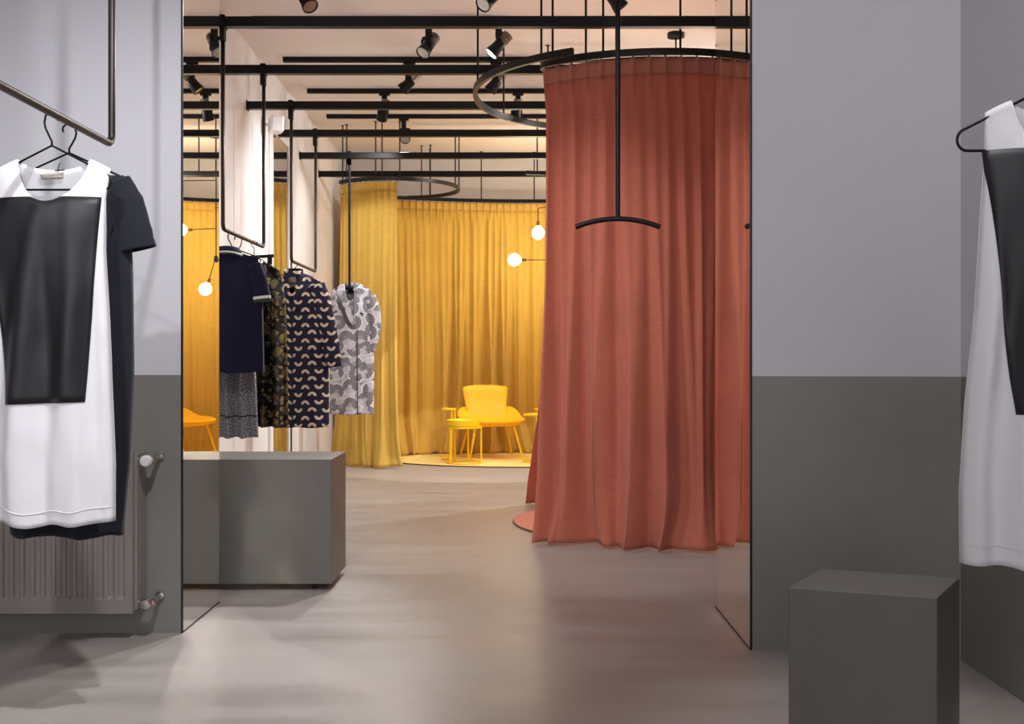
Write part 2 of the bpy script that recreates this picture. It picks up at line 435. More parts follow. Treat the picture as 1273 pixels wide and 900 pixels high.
spotlight(617, 2, (-.7, .1, -.9), 'spotlight seen through the curved red curtain track', power=85, cone=85, col=NEUT, blend=1)
spotlight(478, 3, (-.4, .9, -1.0), 'leftmost dark spotlight hanging under the third beam', power=80, cone=84, col=NEUT, blend=1)
spotlight(644, 3, (-.35, 1.37, -3.07), 'spotlight with rounded finned back under the third beam near the red curtain', power=170, cone=48, col=NEUT, blend=.05, spread=.02)
spotlight(502, 4, (.1, -.9, -.7), 'lowest spotlight, hanging under the fourth beam above mustard curtain', power=60, cone=80, col=NEUT, blend=1)

# ------------------------------------------------------------------ curtain tracks and curtains
def cat_rom(pts, n=14):
    out = []
    q = [Vector((*p, 0)) for p in pts]; q = [q[0] * 2 - q[1]] + q + [q[-1] * 2 - q[-2]]
    for i in range(1, len(q) - 2):
        for k in range(n):
            t = k / n; a, b_, c_, d_ = q[i - 1:i + 3]
            out.append(.5 * ((2 * b_) + (c_ - a) * t + (2 * a - 5 * b_ + 4 * c_ - d_) * t * t + (3 * b_ - a - 3 * c_ + d_) * t ** 3))
    out.append(q[-2]); return [(v.x, v.y) for v in out]
class Path:
    def __init__(self, pts):
        self.p = [Vector((x, y, 0)) for x, y in pts]; self.s = [0]
        for a, c in zip(self.p, self.p[1:]): self.s.append(self.s[-1] + (c - a).length)
        self.L = self.s[-1]
    def at(self, s):
        import bisect
        s_ = clamp(s, 0, self.L); i = min(max(bisect.bisect_right(self.s, s_) - 1, 0), len(self.p) - 2)
        t = (s_ - self.s[i]) / max(self.s[i + 1] - self.s[i], 1e-6)
        p = self.p[i].lerp(self.p[i + 1], t)
        def tan(j):
            j0, j1 = max(j - 1, 0), min(j + 1, len(self.p) - 1); return (self.p[j1] - self.p[j0]).normalized()
        tg = tan(i).lerp(tan(i + 1), t).normalized()
        if s < 0: p = p + tg * s
        if s > self.L: p = p + tg * (s - self.L)
        return p, tg
def profile(path, z, w=.012, h=.02):
    """a continuous rectangular rail along a path"""
    b = MB(); n = len(path.p); vs = []; fs = []
    for i, p in enumerate(path.p):
        _, t = path.at(path.s[i]); nn = Vector((t.y, -t.x, 0))
        for a, c in ((-w, -h), (w, -h), (w, h), (-w, h)): vs.append(Vector((p.x, p.y, z + c)) + nn * a)
    for i in range(n - 1):
        for k in range(4): fs.append((i * 4 + k, i * 4 + (k + 1) % 4, (i + 1) * 4 + (k + 1) % 4, (i + 1) * 4 + k))
    fs += [(3, 2, 1, 0), tuple((n - 1) * 4 + k for k in range(4))]
    b.add(vs, fs); return b
def rod(parent, x, y, z):
    b = MB(); b.cyl((x, y, z), (x, y, CEIL), .0065, 8); b.cyl((x, y, CEIL - .004), (x, y, CEIL), .018, 12)
    b.build('hanging_rod', M['black'], parent, auto=40)
def rods_at(parent, path, z, pxs, s0=0, s1=None):
    """rods at chosen sideways places along a stretch of the track"""
    s1 = path.L if s1 is None else s1
    for px in pxs:
        best = min((abs(CX + F * path.at(s0 + (s1 - s0) * k / 400)[0].x / path.at(s0 + (s1 - s0) * k / 400)[0].y - px), k) for k in range(401))
        p = path.at(s0 + (s1 - s0) * best[1] / 400)[0]; rod(parent, p.x, p.y, z)

def curtain(name, path, s0, s1, ztop, zbot, label, mat, head, out=1, p=.1, a0=.014, a1=.034, low=.05, brk=.09, seed=0, edge0=0, edge1=0, drape=1.0, ds=.010, hemw=.02, fw=2.3, lean=.2, skew=.16):
    n = int((s1 - s0) / ds); nv = 84; L = s1 - s0; HB = .085
    H = ztop - zbot
    def fold(ph):
        f = ph % 1.0; return 1 - abs(2 * f - 1) ** 1.8
    def pt(u, v):
        s = u * L
        hd = smooth(v * H / .32); sv = smooth(v * 1.6)
        # pinch pleats at the heading
        pin = math.exp(-((((s / p) % 1) - .5) / .12) ** 2)
        top = pin * a0 - a0 * .3
        # one soft fold to a pleat above, gathering into fewer and deeper ones on the way down
        w = .55 * p * nz(s * 3.1, seed, v * .5) + .55 * p * sv * nz(s * 6.3 + 7, seed + 3.3, v * .8)
        ph1 = (s + w) / p + .25
        w2 = 1.1 * p * nz(s * 1.9 + 3, seed + 5, v * .6)
        ph2 = (s + w + w2) / (p * fw)
        m1 = .75 + .9 * nz(s * 4.3, seed + 9, v * .6); m2 = .65 + .8 * nz(s * 1.7, seed + 19, v * .5)
        g = smooth((v - .25) / .6)
        off = top * (1 - hd) + hd * (lerp(a0 * .8, a1 * .40, sv) * (fold(ph1) - .5) * m1 * (1 - .45 * g) + a1 * (.18 + .95 * g) * (fold(ph2) - .5) * m2)
        off += low * sv * (v ** .8) * (nz(s * 2.7, v * .45 + seed, 2.2) + .35 * nz(s * 7.5, v * .6 + seed, 5.1))
        k = clamp((v - .84) / .16)
        off += brk * (k ** 1.6) * (.35 + 1.0 * nz(s * 5.2, seed + 3.1, .3)) * drape + .05 * drape * k * (1 - k) * nz(s * 9, v * 14, seed + 4)
        ts = lean * hd * p * (.45 * (1 - g) * math.sin(2 * PI * ph1) * m1 + g * 1.1 * math.sin(2 * PI * ph2) * m2) + skew * k * k * nz(s * 4.6, seed + 2, 8.8)
        ts += -edge0 * (v ** 2.6) * math.exp(-s / .16) + edge1 * (v ** 2.6) * math.exp(-(L - s) / .16)
        q, t = path.at(s0 + s); nn = Vector((t.y, -t.x, 0)) * out
        z = ztop - H * v + hemw * (k ** 3) * (nz(s * 7, seed + 1.5) + .5)
        return q + nn * off + t * ts + Vector((0, 0, z))
    c0 = path.at((s0 + s1) / 2)[0]
    vb = HB / H
    b = MB(); b.grid(lambda u, v: pt(u, vb + (1 - vb) * v), n, nv)
    o = tag(b.build(name, mat, loc=(c0.x, c0.y, zbot), smooth_=True, solid=.003), label, 'curtain')
    b = MB(); b.grid(lambda u, v: pt(u, vb * v), n, 4); b.build('heading_tape', head, o, smooth_=True, solid=.005)
    kk = int(L / p); g0 = None
    for i in range(kk + 1):
        q = path.at(s0 + min(L, (i + .5) * p))[0]
        if g0 is None:
            b = MB(); b.box((q.x - .004, q.y - .004, ztop - .008), (q.x + .004, q.y + .004, ztop + .010)); g0 = b.build('glider', M['black'], o); qg0 = q
        else:
            g = g0.copy(); COL.objects.link(g); g.parent = o; g.location = g0.location + (q - qg0)
    return o

# red spiral
RC = Vector((.85, 7.20)); ZR = EYE + 1.67
def rr(th): return lerp(1.08, 1.18, clamp((th - 180) / 64)) if th > 180 else lerp(1.045, 1.08, clamp((th + 128) / 128))
pts = []
for k in range(125):
    th = 244 - k * 3; a = math.radians(th); pts.append((RC.x + rr(th) * math.cos(a), RC.y + rr(th) * math.sin(a)))
th_end = 244 - 124 * 3   # -128
a = math.radians(th_end); tx = Vector((math.sin(a), -math.cos(a))); inn = Vector((-math.cos(a), -math.sin(a)))
e = Vector(pts[-1]); hc = e + inn * .085
for k in range(1, 12):
    f = math.radians(k * 14.5); q = hc - inn * .085 * math.cos(f) + tx * .085 * math.sin(f); pts.append((q.x, q.y))
q = Vector(pts[-1]); dd = (q - Vector(pts[-2])).normalized()
for k in range(1, 7): pts.append(((q + dd * .05 * k).x, (q + dd * .05 * k).y))
RP = Path(pts)
def s_of(path, i): return path.s[i]
def idx(th): return int(round((244 - th) / 3))
rt = thing('curtain_track', (RC.x, RC.y, ZR), 'curved dark spiral track holding the red curtain', 'curtain track')
profile(RP, ZR).build('rail', M['track'], rt)
rods_at(rt, RP, ZR, (594, 673), RP.s[0], RP.s[idx(181)])
rods_at(rt, RP, ZR, (626, 681), RP.s[idx(178)], RP.s[idx(100)])
rods_at(rt, RP, ZR, (687, 728, 750, 846), RP.s[idx(-50)], RP.s[124])
rods_at(rt, RP, ZR, (790,), RP.s[idx(100)], RP.s[idx(60)])
curtain('red_curtain', RP, RP.s[idx(34)], RP.s[125], ZR - .03, .006, 'tall pleated terracotta red curtain facing the opening', M['red'], M['red_head'], out=-1,
        p=.088, a0=.028, a1=.125, low=.08, brk=.19, seed=1.7, lean=.30, edge1=.03)
curtain('red_curtain', RP, RP.s[idx(122)], RP.s[idx(40)], ZR - .03, .006, 'orange lit curtain sliver at far side of the red fitting ring', M['red'], M['red_head'], out=-1,
        p=.098, a0=.016, a1=.05, low=.03, brk=.08, seed=5.2, edge0=.27)
def rug(name, c, rx, ry0, ry1, label, mat, z=.014):
    n = 72; pts = []
    for k in range(n):
        a = 2 * PI * k / n; ry = ry0 if math.sin(a) < 0 else ry1
        pts.append((c[0] + rx * math.cos(a), c[1] + ry * math.sin(a)))
    b = MB(); b.prism(pts, .001, z)
    o = tag(b.build(name, mat, loc=(c[0], c[1], 0), bevel=.003), label, 'rug')
    e = MB(); e.tube([(p[0], p[1], .006) for p in pts], .0055, 6, closed=True); e.build('edge_binding', M['rug_edge'], o, smooth_=True)
    return o
rug('round_rug', (RC.x, RC.y), .84, .84, .84, 'round salmon rug peeking out behind the red curtain', M['rug_red'])

# mustard tracks
YC = Vector((-1.17, 11.35)); ZY = EYE + 1.705
pl = []
for k in range(76):
    a = math.radians(220 + k * 3); r = .65 if k < 20 else lerp(.65, .62, (k - 20) / 55); pl.append((YC.x + r * math.cos(a), YC.y + r * math.sin(a)))
YL = Path(pl)
yt = thing('curtain_track', (YC.x, YC.y, ZY), 'small hooked dark track over the khaki lit curtain at left', 'curtain track')
profile(YL, ZY, .011, .018).build('rail', M['track'], yt)
rods_at(yt, YL, ZY, (426, 431, 467, 475, 497), 0, YL.L * .40)
rods_at(yt, YL, ZY, (566, 571), YL.L * .42, YL.L * .72)
rods_at(yt, YL, ZY, (524, 535), YL.L * .80, YL.L)
YF = Path(cat_rom([(.13, 10.42), (.75, 10.58), (1.25, 11.0), (1.42, 11.6), (1.08, 12.1), (.4, 12.3), (-.4, 12.26), (-1.1, 12.08), (-1.72, 11.80)]))
yf = thing('curtain_track', (.4, 11.4, ZY), 'long curved dark track along top of the bright mustard curtain', 'curtain track')
profile(YF, ZY + .01, .011, .018).build('rail', M['black'], yf)
i0 = YF.L * .42
rods_at(yf, YF, ZY + .01, (534, 598, 664), i0, YF.L)
rods_at(yf, YF, ZY + .01, (668, 690), 0, YF.L * .12)
curtain('mustard_curtain', YL, 0.0, YL.s[19], ZY - .028, .006, 'khaki mustard curtain hanging behind the grey patterned coat', M['yellow'], M['yellow_head'], out=1,
        p=.062, a0=.02, a1=.095, low=.06, brk=.12, seed=3.1, lean=.28, edge0=.12, edge1=.03, ds=.007)
curtain('mustard_curtain', YF, YF.L * .30, YF.L - .02, ZY - .018, .0155, 'wide bright mustard curtain behind the yellow lounge chair', M['yellow'], M['yellow_head'], out=-1,
        p=.074, a0=.022, a1=.125, low=.05, brk=.10, seed=8.4, ds=.008, lean=.28, hemw=.006)
rug('half_round_rug', (.2, 11.62), 1.5, .86, .74, 'pale yellow rug under the yellow chair and side tables', M['rug_yellow'])

# ------------------------------------------------------------------ chandeliers of bare bulbs
def bulb_lamp(c, arms, label, zc):
    """arms: list of (end point, kind)"""
    t = thing('bulb_chandelier', (c[0], c[1], CEIL), label, 'pendant lamp')
    b = MB(); b.cyl((c[0], c[1], CEIL - .03), (c[0], c[1], CEIL), .06, 24); b.build('ceiling_rose', M['black'], t, auto=40)
    b = MB(); b.cyl((c[0], c[1], zc), (c[0], c[1], CEIL - .03), .006, 8); b.lathe((c[0], c[1], zc), [(.005, -.03), (.022, -.02), (.022, .03), (.006, .05)]); b.build('stem', M['black'], t, auto=40)
    for (e, start, dirn) in arms:
        e = Vector(e); s = Vector(start); d = Vector(dirn).normalized()
        base = e - d * .06
        pts_ = [s]
        if abs(d.z) > .95: # pendant cord
            top = Vector((base.x, base.y, s.z)); pts_ = [s, s.lerp(top, .9), top + Vector((0, 0, -.012)), top + Vector((0, 0, -.04)), base]
        else: pts_ = [s, base]
        b = MB(); b.tube(pts_, .0045, 8); ar = b.build('arm', M['black'], t, smooth_=True)
        b = MB(); b.lathe(base, [(.008, -.05), (.016, -.045), (.016, 0.0), (.014, .008)], d, 14); b.build('lamp_socket', M['brass'], ar, auto=40)
        prof = [(.014, .0), (.020, .012)] + [(.062 * math.sin(math.radians(f)), .075 - .062 * math.cos(math.radians(f))) for f in range(30, 181, 15)]
        b = MB(); b.lathe(base, prof, d, 24); b.build('bulb', M['bulb'], ar, smooth_=True)
cx, cy = .47, 11.35
zb = P(643, 323, cy).z
bulb_lamp((cx, cy), [(P(641, 323, cy), (cx, cy, zb), (-1, 0, 0)),
                     (P(669, 288, cy), (cx, cy, P(669, 258, cy).z), (0, 0, -1)),
                     ((.83, cy + .05, P(0, 285, cy).z), (cx, cy, P(0, 284, cy).z), (1, .1, 0)),
                     ((.60, cy + .1, P(0, 357, cy).z), (cx, cy, P(0, 318, cy).z), (.5, .3, -.95)),
                     ((1.20, cy + .05, 2.84), (cx, cy, 2.84), (1, .07, 0))],  # unseen extra arm and bulb, added to light the back wall
          'bare bulb chandelier glowing in front of the bright mustard curtain', zb)
bulb_lamp((1.135, 7.80), [((.70, 7.42, 2.1), (1.135, 7.80, 2.1), (-.435, -.38, 0)), ((1.30, 7.72, 2.25), (1.135, 7.80, 2.25), (1, -.3, 0)), ((1.135, 7.95, 1.9), (1.135, 7.80, 2.05), (0, .5, -.8))],
          'bare bulb lamp inside the red curtain ring, its ceiling rose showing', 2.05)

# ------------------------------------------------------------------ yellow furniture
def lounge_chair(loc, rz, label):
    t = thing('lounge_chair', (0, 0, 0), label, 'chair', 'yellow lounge chairs')
    # chair faces -Y
    def seat(u, v):
        a = 2 * PI * u
        cx_, sx_ = math.cos(a), math.sin(a)
        e = .62
        x = .335 * math.copysign(abs(cx_) ** e, cx_); y = .29 * math.copysign(abs(sx_) ** e, sx_)
        back = clamp((y + .05) / .34); side = abs(x) / .335
        rim = .395 + .115 * smooth(back * 1.15 - .15) + .02 * side ** 3 - .012 * clamp(-y / .29)
        return x, y, rim
    def outer(u, v):
        x, y, rim = seat(u, v); k = math.sin(v * PI / 2)
        sc = 1 - .40 * (1 - math.cos(v * PI / 2)); return (x * sc, y * sc, lerp(rim, .335, k))
    def inner(u, v):
        x, y, rim = seat(u, v); sc = lerp(.95, .0, v); rr_ = math.cos(v * PI / 2)
        return (x * sc, y * sc, .372 + (rim + .012 - .372) * (1 - v) ** 3.5)
    b = MB(); b.grid(outer, 48, 8, close_u=True); o0 = len(b.v)
    b.grid(inner, 48, 8, close_u=True); n = 48
    for i in range(n): b.f.append((i, (i + 1) % n, o0 + (i + 1) % n, o0 + i)); b.mi.append(0)
    b.f.append(tuple(8 * n + i for i in range(n))); b.mi.append(0)
    b.build('seat_shell', M['ych'], t, smooth_=True)
    def bk(u, v, s):
        w = lerp(.205, .24, smooth(v)); uu = u * 2 - 1
        wing = .05 * abs(uu) ** 2.5
        ed = (1 - abs(uu) ** 6) * (1 - abs(v * 2 - 1) ** 8)
        y = .20 + .115 * v + .02 * math.sin(v * PI) - wing * .6
        z = .375 + .375 * v - .02 * abs(uu) ** 3 * v
        return (uu * w, y - s * .032 * ed ** .6, z + .03 * (1 - v) * (uu * uu))
    b = MB(); b.grid(lambda u, v: bk(u, v, 1), 20, 18); o0 = len(b.v); b.grid(lambda u, v: bk(u, v, -.8), 20, 18)
    b.build('backrest', M['ych'], t, smooth_=True)
    for sx in (-1, 1):
        for sy in (-1, 1):
            b = MB(); b.tube([(sx * .20, sy * .16, .345), (sx * .275, sy * .245, .012)], [.014, .009], 10); b.lathe((sx * .275, sy * .245, 0), [(.010, 0), (.010, .012)])
            b.build('leg', M['ymetal'], t, auto=50)
    t.location = loc; t.rotation_euler = (0, 0, rz)
    return t
RZ = .0145
ch = lounge_chair((-.215, 11.64, RZ), math.radians(14), 'yellow lounge chair with its whole backrest in view')
c2 = copy_tree(ch); c2.location = (.90, 11.62, RZ); c2.rotation_euler = (0, 0, math.radians(-68)); c2['label'] = 'yellow lounge chair seen only in the mirror panel beside the radiator'

def c_table(c, r, h, label, post_dx, ring=True):
    t = thing('side_table', (c[0], c[1], RZ), label, 'table', 'yellow side tables')
    b = MB(); b.lathe((c[0], c[1], RZ + h), [(r * .98, -.012), (r, -.008), (r, .006), (r * .985, .008), (r * .97, .004)], seg=36); b.build('table_top', M['ymetal'], t, auto=40)
    for k, dx in enumerate(post_dx):
        b = MB(); b.cyl((c[0] + dx[0], c[1] + dx[1], RZ + .008), (c[0] + dx[0], c[1] + dx[1], RZ + h - .01), .009, 10); b.build('leg', M['ymetal'], t, auto=50)
    pts_ = [(c[0] + r * math.cos(2 * PI * k / 40), c[1] + r * math.sin(2 * PI * k / 40), RZ + .008) for k in range(40)]
    b = MB(); b.tube(pts_, .008, 8, closed=True); b.build('base_ring', M['ymetal'], t, smooth_=True)
    return t
def tx_(px, D): return (px - CX) / F * D
c_table((tx_(577.5, 11.12), 11.10), .172, .355, 'low round yellow tray table in front of the lounge chair', [(-.135, -.105), (.165, -.02), (.03, .165), (-.10, .13)])
tr = MB(); cT = (tx_(576, 11.12), 11.10)
tr.lathe((cT[0], cT[1], RZ + .3635), [(.155, 0), (.163, .004), (.165, .062), (.160, .066), (.156, .062), (.152, .02), (.01, .018)], seg=36)
tag(tr.build('round_tray', M['ymetal'], loc=(cT[0], cT[1], RZ + .3635), auto=40), 'deep round yellow tray resting on the low table', 'tray')
c_table((tx_(558, 11.5), 11.52), .075, .515, 'tall slim yellow side table left of the lounge chair', [(.03, -.05), (.06, -.03)])
c_table((tx_(669, 11.35), 11.25), .15, .47, 'round yellow side table between lounge chair and red curtain', [(-.02, -.15), (.13, .10)])
c_table((tx_(680, 11.9), 11.78), .14, .50, 'taller yellow side table half hidden by the red curtain edge', [(-.11, -.06), (.1, .08)])

# ------------------------------------------------------------------ display boxes
bx = thing('display_box', (-1.3, 5.3, 0), 'long grey display box on castors below the hanging polo', 'display box')
b = MB(); b.box((LX + .03, 5.07, .032), (-.812, 5.50, .594)); b.build('body', M['box'], bx, bevel=.003)
for x in (-.90, -1.75):
    for y in (5.14, 5.42):
        b = MB(); b.cyl((x - .011, y, .0175), (x + .011, y, .0175), .017, 16); b.box((x - .014, y - .010, .018), (x + .014, y + .010, .031)); b.build('castor', M['dark'], bx, auto=40)
b = MB()
H = .45
pts = []
for (x, y) in ((980, 730), (1165, 743), (1193, 718), (1020, 707)):
    D = (EYE - H) * F / (y - HY); pts.append(((x - CX) / F * D, D))
b.prism(pts, 0.0005, H)
cxm = sum(p[0] for p in pts) / 4; cym = sum(p[1] for p in pts) / 4
tag(b.build('display_plinth', M['box'], loc=(cxm, cym, 0), bevel=.003), 'square grey plinth standing on floor below the right white dress', 'display box')

# ------------------------------------------------------------------ radiator
rx0, rx1 = -2.75, P(163, 0, 4.16).x; z0, z1 = .108, .70; yf = 4.165
ra = thing('radiator', ((rx0 + rx1) / 2, 4.22, z0), 'grey ribbed panel radiator on left wall behind the white dress', 'radiator')
pitch = .0388
def fl(u, v):
    x = lerp(rx0, rx1, u); z = lerp(z0, z1, v)
    q = ((rx1 - .026 - x) / pitch)
    inside = 1 if q > 0 else 0
    ph = q % 1
    g = smooth((ph - .0) / .12) * (1 - smooth((ph - .55) / .12)) if inside else 0
    e = smooth((z - z0 - .048) / .012) * smooth((z1 - .05 - z) / .012)
    return (x, yf - .0 + .010 * g * e, z)
b = MB(); nu = int((rx1 - rx0) / pitch * 16); zs = 40
def vmap(j):
    return j
vv = [0, .05, .07, .08, .085, .09, .095, .10, .105, .12, .3, .5, .7, .88, .895, .90, .905, .91, .915, .92, .94, 1]
o0 = 0; b.uv = {}
for z in vv:
    for i in range(nu + 1): b.v.append(Vector(fl(i / nu, z)))
for j in range(len(vv) - 1):
    for i in range(nu):
        b.f.append((j * (nu + 1) + i, j * (nu + 1) + i + 1, (j + 1) * (nu + 1) + i + 1, (j + 1) * (nu + 1) + i)); b.mi.append(0)
b.uv = None
b.box((rx0, yf + .011, z0), (rx1, yf + .022, z1)); b.box((rx0, yf, z0 - .004), (rx1, yf + .022, z0)); b.box((rx0, yf, z1), (rx1, yf + .022, z1 + .003)); b.box((rx1, yf, z0 - .004), (rx1 + .003, yf + .022, z1 + .003))
b.build('front_panel', M['radiator'], ra, auto=50)
b = MB(); b.box((rx0, yf + .024, z0 + .004), (rx1 + .012, 4.295, z1 - .004)); b.build('rear_casing', M['radiator'], ra, bevel=.003)
def valve(zc, white):
    t = MB(); xa = rx1 + .012; y = 4.225
    t.cyl((xa, y, zc), (xa + .028, y, zc), .011, 14); t.lathe((xa + .01, y, zc), [(.015, 0), (.015, .012)], (1, 0, 0), 6)
    t.lathe((xa + .042, y, zc), [(.012, -.014), (.016, -.01), (.016, .012), (.010, .016)], (1, 0, 0), 16)
    t.cyl((xa + .05, y, zc), (xa + .052, 4.2945, zc + .012), .0095, 12); t.lathe((xa + .052, 4.2995, zc + .012), [(.019, -.006), (.016, -.010)], (0, 1, 0), 18)
    o = t.build('valve', M['chrome'], ra, auto=40)
    k = MB(); k.lathe((xa + .030, y - .008, zc), [(.014, 0), (.021, .004), (.022, .026), (.017, .034), (.004, .035)], (.0, -1, 0), 20); k.build('valve_cap', M['white_plastic'] if white else M['chrome'], o, auto=40)
for xb in (rx0 + .3, rx1 - .25):
    b = MB(); b.box((xb - .015, 4.288, z0 + .05), (xb + .015, 4.2999, z1 - .05)); b.build('wall_bracket', M['radiator'], ra)
valve(P(0, 573, 4.2).z, True); valve(P(0, 751, 4.2).z, False)

# ------------------------------------------------------------------ rails and poles
RAILZ = 1.743
def rail(x, y0, y1, label, ztop_near=None, ztop_far=None, beams=False, r=.0115):
    t = thing('clothes_rail', (x, (y0 + y1) / 2, RAILZ), label, 'clothes rail', 'black hanging clothes rails')
    rc = .035; pts_ = [(x, y0, (ztop_near or CEIL))]
    pts_.append((x, y0, RAILZ + rc))
    for k in range(1, 6): a = k / 6 * PI / 2; pts_.append((x, y0 + rc - rc * math.cos(a), RAILZ + rc - rc * math.sin(a)))
    pts_.append((x, y0 + rc, RAILZ)); pts_.append((x, y1 - rc, RAILZ))
    for k in range(1, 6): a = k / 6 * PI / 2; pts_.append((x, y1 - rc + rc * math.sin(a), RAILZ + rc - rc * math.cos(a)))
    pts_.append((x, y1, RAILZ + rc)); pts_.append((x, y1, (ztop_far or CEIL)))
    b = MB(); b.tube(pts_, r, 12); b.build('bent_pipe', M['pipe'], t, smooth_=True)
    for y in (y0, y1):
        b = MB()
        if beams:
            b.box((x - .016, y - .034, BEAMZ - .10), (x + .016, y - .0275, BEAMZ + .034)); b.box((x - .016, y - .034, BEAMZ + .0275), (x + .016, y + .034, BEAMZ + .034)); b.box((x - .016, y + .0275, BEAMZ - .034), (x + .016, y + .034, BEAMZ + .034))
            b.box((x - .016, y - .034, BEAMZ - .034), (x + .016, y + .034, BEAMZ - .0275)); b.box((x - .014, y - .03, BEAMZ - .10), (x + .014, y + .014, BEAMZ - .03))
        else:
            b.cyl((x, y, CEIL - .006), (x, y, CEIL), .03, 20)
        b.build('mounting_bracket', M['black'], t, auto=40)
    return t
FR = P(139, 0, 3.66).x
rail(FR, 1.6, 3.66, 'clothes rail over the radiator holding white and black tops')
r1x = P(275, 0, 6.045).x
rail(-1.552, BY0[1], BY0[2], 'clothes rail over the grey display box, holding the polo', BEAMZ - .03, BEAMZ - .03, True)
rail(-1.575, BY0[3], BY0[4], 'clothes rail beside wall mirror holding the arch patterned coat', BEAMZ - .03, BEAMZ - .03, True)
RR = 1.215
rail(RR, 1.0, 2.62, 'clothes rail holding the right white dress, out of view above')

def pole_hanger(x, y, label, zarc, half=.19):
    t = thing('hanger_pole', (x, y, zarc), label, 'hanger pole', 'poles ending in an arched hanger')
    b = MB(); b.cyl((x, y, zarc), (x, y, BEAMZ - .0275), .0115, 14); b.build('pole', M['black'], t, auto=40)
    R_ = .50; pts_ = []
    for k in range(21):
        a = lerp(-1, 1, k / 20) * math.asin(half / R_); pts_.append((x + R_ * math.sin(a), y, zarc - R_ + R_ * math.cos(a)))
    b = MB(); b.tube(pts_, .0115, 14); b.build('arched_bar', M['black'], t, auto=50)
    b = MB(); b.box((x - .016, y - .034, BEAMZ - .08), (x + .016, y - .0275, BEAMZ + .034)); b.box((x - .016, y - .034, BEAMZ + .0275), (x + .016, y + .034, BEAMZ + .034)); b.box((x - .016, y - .034, BEAMZ - .08), (x + .016, y + .018, BEAMZ - .0275)); b.build('mounting_bracket', M['black'], t)
    return t
pole_hanger(P(768, 0, BY0[0]).x, BY0[0], 'empty arched hanger on a black pole in front of red curtain', P(0, 272, BY0[0]).z)
gx, gy = P(434.5, 0, BY0[5]).x, BY0[5]
pole_hanger(gx, gy, 'arched hanger pole carrying the grey fan patterned coat', 1.672, .125)

# ------------------------------------------------------------------ hangers and garments
def wire_hanger(x, y, zr, apex, half, zlow, label, flip=1, ya=None, r=.0032):
    t = thing('wire_hanger', (x, y, zlow), label, 'hanger', 'black wire hangers')
    R_ = .0165; hz = zr + .0137 - R_
    pts_ = [(x, y, apex), (x, y, apex + .012), (x - flip * .018, y, lerp(apex, hz, .62)), (x - flip * .0215, y, hz - .012)]
    for k in range(0, 11):
        a = math.radians(190 - k * 22); pts_.append((x + flip * (R_ + .003) * math.cos(a), y, hz + R_ * math.sin(a)))
    b = MB(); b.tube(pts_, r, 8); b.build('hook', M['black'], t, smooth_=True)
    sh = zlow + .028
    pts_ = [(x, y, apex)]
    cx_, cz_, rc = x + half - .022, zlow + .024, .022
    right = [(cx_ + rc * math.cos(math.radians(a)), y, cz_ + rc * (1.15 if a > 0 else 1.08) * math.sin(math.radians(a))) for a in range(70, -91, -16)]
    pts_ += right + [(2 * x - q[0], q[1], q[2]) for q in reversed(right)]
    b = MB(); b.tube(pts_, r, 8, closed=True); b.build('shoulder_frame', M['black'], t, smooth_=True)
    return t

